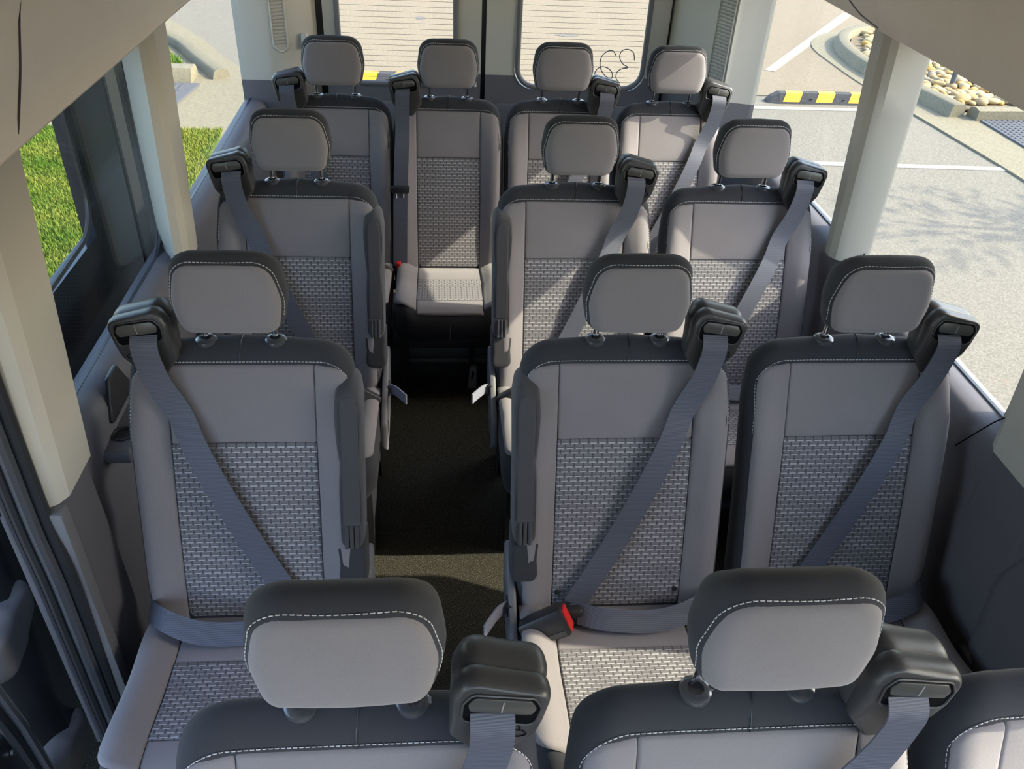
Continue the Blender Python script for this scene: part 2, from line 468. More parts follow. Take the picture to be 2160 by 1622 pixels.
def headrest_meshes():
    out = {}
    fr = lambda x, z: -.074+.07*(z-1.17)-.006*(1-(x/.11)**2)+.05*max(0, 1.13-z)
    bk = lambda x, z: .004+.05*(z-1.17)-.03*smooth01((z-1.2)/.06)
    mb = MB()
    poly = rpoly([(-.098, 1.086, .034), (.098, 1.086, .034), (.114, 1.16, .09), (.100, 1.256, .050), (0, 1.260, .3), (-.100, 1.256, .050), (-.114, 1.16, .09)], 8, 80)
    slab(mb, poly, fr, bk, .028, 'fabric_dark', XZ, (0, 1.17), 8)
    out['headrest'] = mb.mesh('headrest')
    sf = shell_fn(poly, fr, bk, .028)
    mb = MB()
    pp = rpoly([(-.094, 1.091, .03), (.094, 1.091, .03), (.106, 1.16, .08), (.088, 1.243, .042), (-.088, 1.243, .042), (-.106, 1.16, .08)], 7, 80)
    puff(mb, pp, sf, .004, .010, 'fabric_light', XZ, (0, 1.17), 10, sink=.003)
    out['face_panel'] = mb.mesh('face_panel', fix=False)
    mb = MB()
    q = rpoly([(-.102, 1.115, 0), (-.1092, 1.16, .08), (-.0905, 1.2468, .044), (.0905, 1.2468, .044), (.1092, 1.16, .08), (.102, 1.115, 0)], 8)
    q = [(q[i][0]+(q[i+1][0]-q[i][0])*k/5, q[i][1]+(q[i+1][1]-q[i][1])*k/5) for i in range(len(q)-1) for k in range(5)]
    path = [(u, sf(u, v)-.0006, v) for u, v in q]
    stitches(mb, path, Vector((0, -.0014, .0010)), 'stitch')
    out['stitching'] = mb.mesh('stitching', fix=False)
    return out
def post_mesh():
    mb = MB(); mb.tube([(0, -.004, 1.0), (0, -.010, 1.05), (0, -.018, 1.12)], .0062, 'chrome', 12); return mb.mesh('post')
def collar_mesh():
    mb = MB(); mb.lathe([(.0, .0), (.021, .0), (.0225, .004), (.0215, .010), (.017, .0135), (.011, .014), (.0105, .010), (.0, .010)], (0, -.010, 1.031), 'rubber_gloss', 28)
    mb.box(.014, .0235, -.014, -.006, 1.033, 1.042, 'plastic_grey'); return mb.mesh('collar')
def housing_meshes(s):
    """shoulder belt housing; s=+1 sits on the right corner"""
    out = {}
    cs = [(-.050, -.062, .012), (-.004, -.110, .008), (.030, -.098, .012), (.056, -.042, .010), (.059, .044, .020), (-.050, .056, .022), (-.060, .020, .02)]
    if s < 0: cs = [(-a, b_, r) for a, b_, r in cs][::-1]
    poly = rpoly(cs, 5, 60)
    mb = MB()
    slab(mb, poly, lambda x, z: .22*max(0, -z-.006), lambda x, z: .036, .008, 'plastic_box', XZ, (0, .0), 5)
    out['belt_housing'] = mb.mesh('belt_housing')
    mb = MB()
    p2 = [(x*.985, z*.985+.002) for x, z in poly]
    slab(mb, p2, lambda x, z: .026, lambda x, z: .080+.2*min(0, z), .012, 'plastic_box', XZ, (0, .0), 5)
    out['housing_shell'] = mb.mesh('housing_shell')
    # slot
    mb = MB()
    op = rpoly([(-.044, -.010, .010), (.044, -.010, .012), (.047, .022, .012), (.036, .038, .010), (-.038, .038, .010), (-.047, .020, .010)] if True else [], 4)
    mb.prism(op, -.0012, .004, 'void')
    mb.tube([(x, -.0015, z) for x, z in op], .0016, 'plastic_box', 6, closed=True)
    fl = rpoly([(-.037, .010, .005), (.037, .010, .005), (.041, .022, .006), (.032, .034, .006), (-.034, .034, .006), (-.041, .022, .006)], 3)
    mb.prism(fl, -.0035, .002, 'plastic_flap', bev=.001)
    mb.box(-.0008, .0008, -.0042, -.003, .013, .0305, 'plastic_grey')
    out['belt_slot'] = mb.mesh('belt_slot')
    mb = MB(); q = s
    y = lambda z: .22*max(0, -z-.006)-.0006
    for P in ([(.005, -.014), (.022, -.013), (.030, -.022), (.031, -.030)], [(.006, -.031), (.034, -.031), (.041, -.037), (.041, -.043), (.034, -.048), (.008, -.048)]):
        mb.tube([(q*a, y(c), c) for a, c in P], .0008, 'void', 5)
    out['housing_seam'] = mb.mesh('housing_seam')
    return out
def armrest_meshes(s):
    f0 = lambda z: -.05+.36*(z-1.0)
    out = {}; a0, a1 = .188, .249
    def c(l): return [(s*x, z, r) for x, z, r in l][::(1 if s > 0 else -1)]
    mb = MB()
    slab(mb, rpoly(c([(a0+.006, .625, .02), (a1-.004, .625, .02), (a1, .93, .03), (a1-.010, .985, .03), (a0+.004, .965, .02), (a0, .92, .02)]), 5, 60),
         lambda x, z: f0(z)-.042, lambda x, z: f0(z)+.055, .016, 'fabric_arm', XZ, None, 6)
    out['armrest'] = mb.mesh('armrest')
    mb = MB()
    puff(mb, rpoly(c([(a0+.013, .690, .004), (a1-.011, .690, .004), (a1-.010, .93, .02), (a1-.016, .966, .018), (a0+.014, .955, .014)]), 5, 50), lambda x, z: f0(z)-.042, .003, .004, 'fabric_arm', XZ, None, 5)
    out['armrest_pad'] = mb.mesh('armrest_pad', fix=False)
    mb = MB()
    for k in range(3):
        x = a0+.020+.0105*k
        mb.tube([(s*x, f0(.690)-.043, .686), (s*x, f0(.66)-.0445, .66), (s*x, f0(.638)-.042, .636)], .0045, 'fabric_arm', 8)
    out['armrest_ribs'] = mb.mesh('armrest_ribs')
    mb = MB()
    slab(mb, rpoly(c([(a0-.004, .535, .02), (a1, .535, .015), (a1, .64, .01), (a0-.006, .64, .01)]), 4, 40), lambda x, z: f0(z)-.034, lambda x, z: f0(z)+.05, .01, 'fabric_dark', XZ, None, 4)
    out['armrest_bracket'] = mb.mesh('armrest_bracket')
    return out
def base_meshes(W, row4):
    out = {}
    for s in (-1, 1):
        mb = MB(); x = s*(W-.035)
        mb.prism(rpoly([(-.60, FZ, .01), (-.50, FZ, .01), (-.44, .22, .03), (-.30, .22, .03), (-.24, FZ, .01), (-.14, FZ, .01), (-.19, .36, .02), (-.58, .36, .02)], 3), x-.014, x+.014, 'plastic_black', 'x')
        out['base_frame' if s < 0 else 'base_frame '] = mb.mesh('base_frame')
    mb = MB(); mb.box(-W+.05, W-.05, -.44, -.425, FZ+.10, .35, 'trim_dark'); mb.tube([(-W+.03, -.50, FZ+.085), (W-.03, -.50, FZ+.085)], .013, 'trim_mid', 10)
    out['kick_panel'] = mb.mesh('kick_panel')
    return out
def shield_mesh(s, W):
    mb = MB()
    mb.prism(rpoly([(-.43, .37, .02), (-.36, .31, .02), (-.12, .40, .03), (-.09, .52, .03), (-.16, .56, .03), (-.29, .48, .04), (-.40, .44, .02)], 5), s*(W-.002), s*(W+.016), 'trim_mid', 'x', .006)
    mb.prism(rpoly([(-.345, .33, .003), (-.335, .33, .003), (-.335, .41, .003), (-.345, .41, .003)], 2), s*(W+.0155), s*(W+.0168), 'void', 'x')
    return mb.mesh('side_shield')
def strap_mesh(s, W):
    mb = MB(); x = W+.014
    pts = catmull([(s*x, -.258, .473), (s*(x+.022), -.275, .477), (s*(x+.040), -.300, .480), (s*(x+.060), -.338, .488)], 5)
    mb.ribbon(pts, [Vector((0, .35, .9))]*len(pts), .030, 'belt_grey', .0022)
    mb.box(s*x-.006, s*x+.006, -.275, -.240, .455, .49, 'plastic_black')
    return mb.mesh('pull_strap')
def belt_mesh(kind, W):
    s = 1 if kind in ('R', 'short') else -1
    f = seat_front(W, W-.085); mb = MB()
    F = lambda x, z, g=.016: (x, f(x, z)-g, z)
    h = .168
    if kind == 'V':
        P = [(-.166, -.074, 1.090), (-.167, -.092, 1.068), (-.170, -.092, .99), (-.171, -.102, .93), F(-.175, .86), F(-.180, .76), F(-.184, .62), F(-.188, .47, .012)]
    else:
        P = [(s*(h-.002), -.072, 1.096), (s*(h-.002), -.092, 1.074), (s*(h-.004), -.093, 1.035), (s*.152, -.094, .978), (s*.122, -.104, .915), F(s*.094, .85, .030), F(s*.045, .745, .028), F(-s*.020, .61, .018), F(-s*.10, .478, .024)]
    pts = catmull(P, 7); m = len(pts); wd = []
    for i in range(m):
        t = (pts[min(i+1, m-1)]-pts[max(i-1, 0)]).normalized()
        n = Vector((0, -1, .36)).normalized(); wv = t.cross(n).normalized()
        if wv.x < 0: wv = -wv
        k = smooth01((1.075-pts[i].z)/.10); wd.append((Vector((1, 0, -.08*s))*(1-k)+wv*k).normalized())
    mb.ribbon(pts, wd, .053, 'belt')
    # lap part
    if kind == 'V':
        pass
    else:
        y0 = -.30
        P2 = [(-s*.10, -.300, .495), (-s*.04, -.325, .500), (s*.06, -.332, .498), (s*.13, -.325, .508), (s*.19, -.300, .520), (s*.232, -.245, .48)]
        p2 = catmull(P2, 6); mb.ribbon(p2, [Vector((0, .78, .62)).normalized()]*len(p2), .050, 'belt')
    return mb.mesh('seat_belt')
def tongue_mesh(kind):
    mb = MB()
    if kind == 'V':
        mb.prism(rpoly([(-.212, .738, .006), (-.150, .738, .006), (-.144, .765, .006), (-.218, .765, .006)], 3), -.206, -.188, 'plastic_black', 'y', .003)
        q = rpoly([(-.196, .700, .004), (-.172, .700, .004), (-.170, .738, .002), (-.198, .738, .002)], 3)
        mb.tube([(x, -.198, z) for x, z in q], .0035, 'chrome', 6, closed=True)
    else:
        s = 1 if kind == 'R' else -1
        c = Vector((-s*.108, -.300, .486))
        mb.prism(rpoly([(c.x-.026, c.z-.022, .008), (c.x+.026, c.z-.022, .008), (c.x+.022, c.z+.026, .012), (c.x-.022, c.z+.026, .012)], 4), c.y-.010, c.y+.010, 'plastic_black', 'y', .004)
        mb.box(c.x-.024, c.x+.024, c.y-.014, c.y-.007, c.z-.026, c.z-.018, 'chrome')
    return mb.mesh('belt_tongue')
def buckle_mesh(kind):
    """buckle on its short stalk; modelled along +x then turned"""
    mb = MB()
    if kind == 'V':
        mb.box(-.220, -.203, -.30, -.275, .465, .495, 'red', .003); mb.box(-.226, -.192, -.31, -.27, .42, .468, 'plastic_black', .004)
        return mb.mesh('buckle')
    mb.prism(rpoly([(-.034, -.018, .006), (.030, -.020, .004), (.030, .020, .004), (-.034, .016, .006)], 4), -.013, .013, 'plastic_black', 'y', .004)
    mb.box(.029, .033, -.010, .010, -.016, .016, 'red', .002)
    mb.box(-.018, .024, -.0138, -.012, -.0165, -.010, 'plastic_flap')
    me = mb.mesh('buckle'); s = 1 if kind == 'R' else -1
    M = Matrix.Translation((-s*.172, -.325, .487)) @ Matrix.Scale(s, 4, (1, 0, 0)) @ Matrix.Rotation(math.radians(-28), 4, 'Y') @ Matrix.Rotation(math.radians(-25), 4, 'X') @ Matrix.Scale(1.7, 4)
    me.transform(M)
    if s < 0: me.flip_normals()
    return me
def stalk_mesh(s, W):
    mb = MB()
    p = catmull([(-s*.205, -.332, .468), (-s*.228, -.332, .445), (-s*.240, -.318, .39)], 5)
    mb.ribbon(p, [Vector((.3*s, -.7, .6))]*len(p), .042, 'belt_grey', .003)
    return mb.mesh('buckle_stalk')

def make_seat(xc, yt, W, top_r, side, arm, label, group, belt='diag', kick=False, lift=0):
    """side +1: shoulder belt on the right as seen; arm: side of the fold-up armrest or 0"""
    root = empty('van_seat', (xc, yt, FZ))
    tag(root, label, 'seat', group)
    off = (0, 0, -FZ)
    def part(name, me, par): return obj(name.strip(), me, par, off if par is root else None)
    bk = part('backrest', cached(('bk', W, top_r), lambda: back_mesh(W, top_r)), root)
    for n, me in cached(('cov', W, top_r), lambda: cover_meshes(W, top_r)).items():
        c = part(n, me, bk)
        if n == 'woven_panel': c['label'] = 'basket weave panel with pale dashes'
        elif n == 'stitching': c['label'] = 'pale thread stitching'
        else: c['label'] = 'light grey cloth panel'
    cu = cached(('cu', W), lambda: cushion_meshes(W))
    c0 = part('cushion', cu['cushion'], root); part('cushion_cover', cu['cushion_cover'], c0)
    c = part('woven_seat_panel', cu['woven_seat_panel'], c0); c['label'] = 'basket weave panel with pale dashes'
    hm = cached('hr', headrest_meshes)
    hr = part('headrest', hm['headrest'], root)
    hr.location.z += lift
    c = part('face_panel', hm['face_panel'], hr); c['label'] = 'light grey cloth face'
    c = part('stitching', hm['stitching'], hr); c['label'] = 'pale thread stitching'
    for s in (-1, 1):
        p = part('post', cached('post', post_mesh), hr); p.location.x = s*.07; p['label'] = 'chrome post'
        q = part('collar', cached('collar', collar_mesh), hr); q.location = (s*.07, 0, -lift)
    hs = cached(('ho', side), lambda: housing_meshes(side))
    h0 = part('belt_housing', hs['belt_housing'], root)
    hx = .174 if W > .22 else .158
    h0.location = (side*hx, -.078, 1.084+lift*.5-FZ)
    h0.rotation_euler = (math.radians(-3), math.radians(9)*side, math.radians(-9)*side*0)
    for n in ('housing_shell', 'belt_slot', 'housing_seam'): part(n, hs[n], h0)
    kind = 'V' if belt == 'V' else ('R' if side > 0 else 'L')
    sb = part('seat_belt', cached(('belt', kind, W), lambda: belt_mesh(kind, W)), root)
    if lift: sb.location.z += lift*.5
    c = part('belt_tongue', cached(('tg', kind), lambda: tongue_mesh(kind)), sb)
    bu = part('buckle', cached(('bu', kind), lambda: buckle_mesh(kind)), root); bu['label'] = 'black buckle with red release'
    if W < .22: bu.location.x = side*.030 if kind != 'V' else .018
    if kind != 'V': part('buckle_stalk', cached(('st', kind, W), lambda: stalk_mesh(side, W)), bu)
    if xc == XM and yt == Y2:
        for x in (-.138, .138):
            mb = MB(); y = seat_front(W, W-.085)(x, .495)-.005
            mb.prism(rpoly([(x-.006, .489, .006), (x+.006, .489, .006), (x+.006, .501, .006), (x-.006, .501, .006)], 4), y-.004, y+.004, 'plastic_black', 'y', .002)
            part('panel_screw', mb.mesh('panel_screw'), bk)
    if arm:
        am = cached(('arm', arm), lambda: armrest_meshes(arm))
        a = part('armrest', am['armrest'], root)
        for n in ('armrest_pad', 'armrest_ribs', 'armrest_bracket'): part(n, am[n], a)
        part('side_shield', cached(('sh', arm, W), lambda: shield_mesh(arm, W)), root)
        c = part('pull_strap', cached(('ps', arm, W), lambda: strap_mesh(arm, W)), root); c['label'] = 'pale grey webbing pull strap'
    bm_ = cached(('base', W, kick), lambda: base_meshes(W, kick))
    part('base_frame', bm_['base_frame'], root); part('base_frame', bm_['base_frame '], root); part('kick_panel', bm_['kick_panel'], root)
    return root

Y1, Y2, Y3, Y4 = .640, 1.497, 2.349, 3.173
XL, XM, XR = -.411, .402, .9115
G1, G2, G3, G4 = 'three seat front bench', 'seats of the second row', 'seats of the third row', 'four seat rear bench'
make_seat(-.1075, Y1, .235, .07, 1, 0, 'grey cloth seat nearest the camera, left of the front pair of big headrests', G1, lift=.04)
make_seat(.4014, Y1, .235, .07, 1, 0, 'grey cloth seat nearest the camera with the big headrest at bottom right', G1, lift=.04)
make_seat(.905, Y1, .235, .09, 1, 0, 'dark topped seat cut off by the bottom right corner of the photo', G1, lift=.04)
make_seat(XL, Y2, .235, .07, -1, 1, 'single grey seat in second row, left of the aisle, beside the side door pillar', G2)
make_seat(XM, Y2, .235, .07, 1, -1, 'grey seat in second row with armrest facing the aisle and buckled belt on the right', G2)
make_seat(XR, Y2, .235, .07, 1, 0, 'grey seat in second row next to the right window, headrest half in sun', G2)
make_seat(XL, Y3, .235, .07, -1, 1, 'single shaded grey seat in third row, left of the aisle', G3)
make_seat(XM+.002, Y3, .235, .07, 1, -1, 'grey seat in third row right of the aisle, woven panel in sunlight', G3)
make_seat(XR, Y3, .235, .07, 1, 0, 'sunlit grey seat in third row beside the right window', G3)
make_seat(-.3785, Y4, .205, .075, -1, 0, 'leftmost seat of the rear bench, belt housing against the left corner', G4)
make_seat(.0357, Y4, .205, .075, -1, 0, 'rear bench seat at the end of the aisle with a straight hanging belt', G4, 'V', True)
make_seat(.457, Y4, .205, .075, 1, 0, 'rear bench seat just right of the rear door split', G4)
make_seat(.8838, Y4, .205, .075, 1, 0, 'rightmost seat of the rear bench, lit by the sun', G4)
# steel foot of the rear bench
mb = MB(); mb.prism(rpoly([(.105, FZ, .004), (.140, FZ, .004), (.138, .20, .01), (.112, .20, .01)], 3), 2.60, 2.625, 'plastic_grey', 'y', .003)
mb.tube([(.124, 2.598, .18), (.124, 2.598, .165), (.120, 2.598, .15)], .004, 'void', 6)
mb.box(.108, .128, 2.612, 2.64, .15, .40, 'plastic_black')
tag(mb.obj('floor_anchor'), 'pale metal floor anchor plate at the aisle foot of the rear bench', 'bracket')

exec_shell = True
# ------------------------------------------------------------------ van shell
LX, RX = -.735, 1.205       # inner trim faces
def struct(mb, name, parent=None, **k):
    o = mb.obj(name, parent, **k)
    if parent is None: o['kind'] = 'structure'
    return o
mb = MB(); mb.box(-.83, 1.31, -1.4, 3.80, FZ-.06, FZ, 'carpet'); struct(mb, 'floor', smooth=False)
# side walls: lower trim with sill, extruded along y
def sweep_y(mb, prof, y0, y1, mat, n=1):
    vs = []; m = len(prof)
    for k in range(n+1):
        y = y0+(y1-y0)*k/n
        for (x, z) in prof: vs.append((x, y, z))
    fs = [(k*m+i, k*m+(i+1) % m, (k+1)*m+(i+1) % m, (k+1)*m+i) for k in range(n) for i in range(m)]
    fs += [tuple(range(m)), tuple(n*m+i for i in range(m-1, -1, -1))]
    mb.add(vs, fs, mat)
def wall_prof(s, x, o, sill):
    c = [(x, FZ-.02), (x+s*.005, .35), (x-s*.010, .45), (x-s*.008, .64), (x+s*.002, .70), (x-s*.002, sill-.10), (x-s*.003, sill-.035), (x+s*.006, sill-.012), (x+s*.022, sill), (o-s*.02, sill+.004), (o, sill-.005), (o, -.45), (o-s*.05, -.45), (x+s*.03, FZ-.06)]
    return c
for (nm, s, x, o_, sill, y0) in (('wall_left', -1, LX, -.82, .875, 1.175), ('wall_right', 1, RX, 1.31, .875, -.9)):
    mb = MB(); sweep_y(mb, wall_prof(s, x, o_, sill), y0, 3.80, 'trim_dark'); struct(mb, nm, angle=50)
# cup holder and outlet ledge on left wall, behind second row seat
mb = MB(); mb.prism(rpoly([(1.44, .735, .02), (1.66, .735, .02), (1.66, .775, .01), (1.44, .775, .01)], 3), LX-.01, LX+.055, 'trim_dark', 'x', .006)
mb.lathe([(0, 0), (.026, 0), (.026, .003), (.021, .004), (.020, -.002), (0, -.002)], (LX+.026, 1.505, .776), 'rubber', 24)
mb.prism(rpoly([(1.50, .80, .01), (1.66, .80, .01), (1.60, .90, .01), (1.545, .90, .01)], 3), LX, LX+.010, 'plastic_black', 'x', .003)
o = mb.obj('cup_holder'); tag(o, 'dark moulded cup holder ledge on the left wall behind the second row seat', 'cup holder')
# seam line on left lower trim
mb = MB(); mb.tube(catmull([(RX-.013, 1.30, .96), (RX-.013, 1.33, .92), (RX-.014, 1.40, .80)], 5), .0015, 'void', 6); struct(mb, 'trim_2')
mb = MB(); slab(mb, rpoly([(.45, .30, .10), (1.10, .40, .10), (1.13, .66, .12), (1.06, .86, .12), (.45, .90, .10)], 6, 60), lambda y, z: RX-.03, lambda y, z: RX+.02, .045, 'trim_dark', YZ, None, 6); struct(mb, 'trim_20')
mb = MB(); slab(mb, rpoly([(1.02, .33, .03), (1.14, .33, .03), (1.12, .46, .05), (1.06, .48, .05)], 6, 40), lambda y, z: RX-.045, lambda y, z: RX+.01, .02, 'plastic_black', YZ, None, 5); tag(mb.obj('belt_anchor_cover'), 'dark rounded cover on the lower right wall beside the second row', 'cover')
# pillars (light trim): plan outline extruded in z with slight taper
def pillar(name, s, x, o, y0, y1, z0, z1, lean=.05, dy0=0, dy1=0, mat='trim_beige', o2=None):
    mb = MB(); n = 10; rows = []
    for k in range(n+1):
        t = k/n; z = z0+(z1-z0)*t; xi = x-s*lean*t; a = y0+dy0*t; c = y1+dy1*t
        ch = .035
        rows.append([(o, (o2+dy0*t if o2 else a), z), (xi+s*.03, a, z), (xi+s*.012, a+.012, z), (xi, a+ch, z), (xi, c-ch, z), (xi+s*.012, c-.012, z), (xi+s*.04, c, z), (o, c, z)])
    m = 8; vs = [p for r in rows for p in r]
    fs = [(k*m+i, k*m+(i+1) % m, (k+1)*m+(i+1) % m, (k+1)*m+i) for k in range(n) for i in range(m)] + [tuple(range(m)), tuple(n*m+i for i in range(m-1, -1, -1))]
    mb.add(vs, fs, mat); return struct(mb, name, angle=22)
pillar('trim_3', -1, -.695, -.82, 1.165, 1.350, .875, 1.80, .05, 0, .03)
pillar('trim_4', -1, -.70, -.80, 2.13, 2.285, .870, 1.56, .02, .01, .03, o2=2.24)
pillar('trim_5', 1, 1.19, 1.30, 1.14, 1.325, .875, 1.80, .07, -.02, -.01)
pillar('trim_6', 1, 1.19, 1.29, 2.185, 2.285, .870, 1.60, .02, .02, .05, o2=2.168)
pillar('trim_17', -1, -.692, -.80, 1.165, 1.355, FZ, .874, -.02, mat='trim_dark')
pillar('trim_18', 1, 1.192, 1.29, 1.10, 1.33, FZ, .874, -.01, mat='trim_dark')
mb = MB(); mb.box(1.292, 1.315, 1.0, 1.42, .86, 1.60, 'body_paint'); struct(mb, 'trim_16')  # hidden outer pillar skin, widened to shade the second row
mb = MB(); mb.box(1.292, 1.315, 2.24, 2.42, .86, 1.60, 'body_paint'); struct(mb, 'trim_21')  # hidden outer skin of the middle pillar, sized for its shadow
mb = MB(); mb.box(-.83, -.808, 1.15, 1.50, .86, 1.60, 'body_paint'); struct(mb, 'trim_22')
# unseen front of the cabin: dashboard and windscreen header, added to cut sky light
mb = MB(); mb.prism(rpoly([(-1.40, FZ, .02), (-.95, FZ, .02), (-.88, .95, .08), (-1.05, 1.08, .08), (-1.40, 1.08, .02)], 4), -.80, 1.29, 'trim_dark', 'x'); struct(mb, 'wall_front')
mb = MB(); mb.prism(rpoly([(-.80, 1.84, .03), (-.62, 2.06, .03), (-.80, 2.12, .03), (-1.0, 1.86, .03)], 4), -.80, 1.29, 'headliner', 'x'); struct(mb, 'trim_19')
# headliner: sides curve up into the roof
def headliner():
    mb = MB()
    pr = [(-.80, 1.53), (-.66, 1.512), (-.645, 1.505), (-.635, 1.515), (-.630, 1.56), (-.615, 1.68), (-.585, 1.79), (-.54, 1.90), (-.44, 1.99), (-.25, 2.05), (.2, 2.07), (.66, 2.05), (.86, 1.99), (.98, 1.90), (1.055, 1.79), (1.09, 1.68), (1.115, 1.58), (1.122, 1.54), (1.132, 1.528), (1.145, 1.525), (1.29, 1.54)]
    out = [(1.33, 1.54), (1.33, 1.70), (1.20, 2.02), (.9, 2.16), (.2, 2.20), (-.5, 2.16), (-.75, 2.02), (-.84, 1.70), (-.84, 1.53)]
    sweep_y(mb, pr+out, -.8, 3.80, 'headliner', 1); return struct(mb, 'ceiling', angle=35)
headliner()
# headliner panel seams
mb = MB(); mb.tube(catmull([(-.640, 1.285, 1.515), (-.630, 1.297, 1.555), (-.622, 1.33, 1.62), (-.609, 1.362, 1.71), (-.580, 1.39, 1.79), (-.53, 1.41, 1.90)], 5), .0022, 'rubber', 6); struct(mb, 'trim_7')
mb = MB(); mb.tube(catmull([(1.10, 2.14, 1.545), (1.085, 2.25, 1.565), (1.065, 2.33, 1.62), (1.03, 2.35, 1.78)], 5), .0018, 'trim_mid', 6); struct(mb, 'trim_8')
# windows with black seals
def window(name, s, xg, y0, y1, z0, z1, rr, r0=.07):
    poly = rpoly([(y0, z0, r0), (y1, z0, rr), (y1, z1, .05), (y0, z1, .05)], 6)
    mb = MB(); mb.prism(poly, xg, xg+s*.005, 'glass', 'x'); w_ = struct(mb, name, smooth=False)
    mb = MB(); mb.tube([(xg-s*.006, y, z) for y, z in poly], .008, 'rubber', 6, closed=True); mb.obj('window_seal', w_)
window('window_1', -1, -.80, 1.30, 2.255, .872, 1.58, .10)
window('window_2', -1, -.80, 2.25, 3.80, .872, 1.58, .16)
window('window_3', 1, 1.285, 1.28, 2.225, .875, 1.58, .12, .12)
window('window_4', 1, 1.285, 2.23, 3.41, .875, 1.58, .08)
window('window_5', 1, 1.285, -.6, 1.15, .875, 1.58, .08)
# rear corner posts
def corner(nm, nm2, pts_lo, pts_hi, zs):
    mb = MB(); mb.prism(pts_lo, FZ-.02, zs, 'trim_dark', 'z'); struct(mb, nm, angle=30)
    mb = MB(); mb.prism(pts_hi, zs, 1.70, 'trim_beige', 'z'); return struct(mb, nm2, angle=30)
LC = [(-.82, 3.63), (-.70, 3.63), (-.68, 3.635), (-.62, 3.665), (-.57, 3.70), (-.525, 3.74), (-.515, 3.78), (-.515, 3.85), (-.82, 3.85)]
RC = [(1.30, 3.375), (1.19, 3.41), (1.17, 3.41), (1.12, 3.53), (1.08, 3.63), (1.025, 3.72), (1.015, 3.78), (1.015, 3.85), (1.30, 3.85)]
cl = corner('trim_9', 'trim_10', LC, LC, .955)
cr = corner('trim_11', 'trim_12', RC, RC, .975)
def vent(parent, A, B, z0, z1):
    """grille lying on the face from plan point A to B"""
    A = Vector((*A, 0)); B = Vector((*B, 0)); d = (B-A); L = d.length; d.normalize(); n = Vector((d.y, -d.x, 0))
    if n.y > 0: n = -n
    mb = MB()
    def P(u, z, o): p = A+d*u+n*o; return (p.x, p.y, z)
    q = rpoly([(0, z0+.03, .02), (L*.55, z0, .02), (L, z0+.02, .01), (L, z1, .01), (0, z1, .01)], 4)
    mb.tube([P(u, z, .003) for u, z in q], .004, 'trim_beige', 6, closed=True)
    k = len(q); mb.add([P(u, z, .001) for u, z in q], [tuple(range(k))], 'trim_beige')
    z = z0+.035
    while z < z1:
        vs = [P(.004, z, .001), P(L-.004, z, .001), P(L-.004, z+.006, .008), P(.004, z+.006, .008), P(.004, z+.0085, .001), P(L-.004, z+.0085, .001)]
        mb.add(vs, [(0, 1, 2, 3), (3, 2, 5, 4)], 'trim_beige'); z += .0135
    return mb.obj('air_vent', parent, smooth=False, fix=False)
vent(cl, (-.675, 3.6375), (-.622, 3.664), 1.06, 1.52)
vent(cr, (1.165, 3.422), (1.128, 3.511), 1.02, 1.52)
for nm, par, c in (('coat_hook', cl, (-.555, 3.70, 1.10)), ('coat_hook', cr, (1.045, 3.69, 1.10))):
    mb = MB(); mb.box(c[0]-.012, c[0]+.012, c[1]-.02, c[1]+.01, c[2]-.03, c[2]+.03, 'trim_beige', .006); mb.obj(nm, par)
# rear doors
def rear_door(n, x0, x1, wx0, wx1):
    zb, zt, zs = .911, 1.60, .958
    mb = MB(); y0, y1 = 3.785, 3.84
    def frame(zz0, zz1, mat):
        mb.box(x0, wx0-.012, y0, y1, zz0, zz1, mat); mb.box(wx1+.012, x1, y0, y1, zz0, zz1, mat)
    frame(FZ-.02, zs, 'trim_dark'); frame(zs, 1.70, 'trim_beige')
    mb.box(wx0-.012, wx1+.012, y0, y1, FZ-.02, zb-.012, 'trim_dark')
    mb.box(wx0-.012, wx1+.012, y0, y1, zt, 1.70, 'trim_beige')
    mb.prism(rpoly([(x0+.02, .30, .03), (x1-.02, .30, .03), (x1-.02, .84, .04), (x0+.02, .84, .04)], 4), y0-.018, y0+.01, 'trim_dark', 'y', .012)
    d = struct(mb, 'door_%d' % n, angle=30)
    # corner fillets and inner lip
    r = .085
    for (cx, sx) in ((wx0-.012, 1), (wx1+.012, -1)):
        f = MB(); P = [(cx, zb-.012)]+[(cx+sx*(r-r*math.sin(a)), zb-.012+(r-r*math.cos(a))) for a in [k/6*PI/2 for k in range(7)]]
        f.prism(P, y0, y1, 'trim_dark'); f.obj('corner_fillet', d, angle=30)
    q = rpoly([(wx0, zb, r), (wx1, zb, r), (wx1, zt, .04), (wx0, zt, .04)], 6)
    lo = MB(); lo.tube([(x, y0-.002, z) for x, z in q], .012, 'trim_mid', 8, closed=True); lo.obj('window_lip', d)
    g = MB(); g.prism(q, 3.81, 3.815, 'glass'); go = g.obj('pane', d, smooth=False)
    h = MB(); z = zb+.02
    while z < zt: h.box(wx0+.01, wx1-.01, 3.807, 3.8085, z, z+.0011, 'stain'); z += .0225
    ho = h.obj('defroster_lines', d, smooth=False, fix=False); ho['kind'] = 'stuff'
    return d
d1 = rear_door(1, -.485, .185, -.425, .074)
d2 = rear_door(2, .206, 1.003, .347, .911)
mb = MB(); mb.box(.180, .210, 3.81, 3.84, FZ, 1.70, 'rubber'); mb.box(-.517, -.483, 3.81, 3.84, FZ, 1.7, 'rubber'); mb.box(1.0, 1.02, 3.81, 3.84, FZ, 1.7, 'rubber'); struct(mb, 'trim_13', smooth=False)
mb = MB(); mb.box(.158, .168, 3.780, 3.786, .905, .965, 'sticker'); mb.obj('sticker', d1, smooth=False)
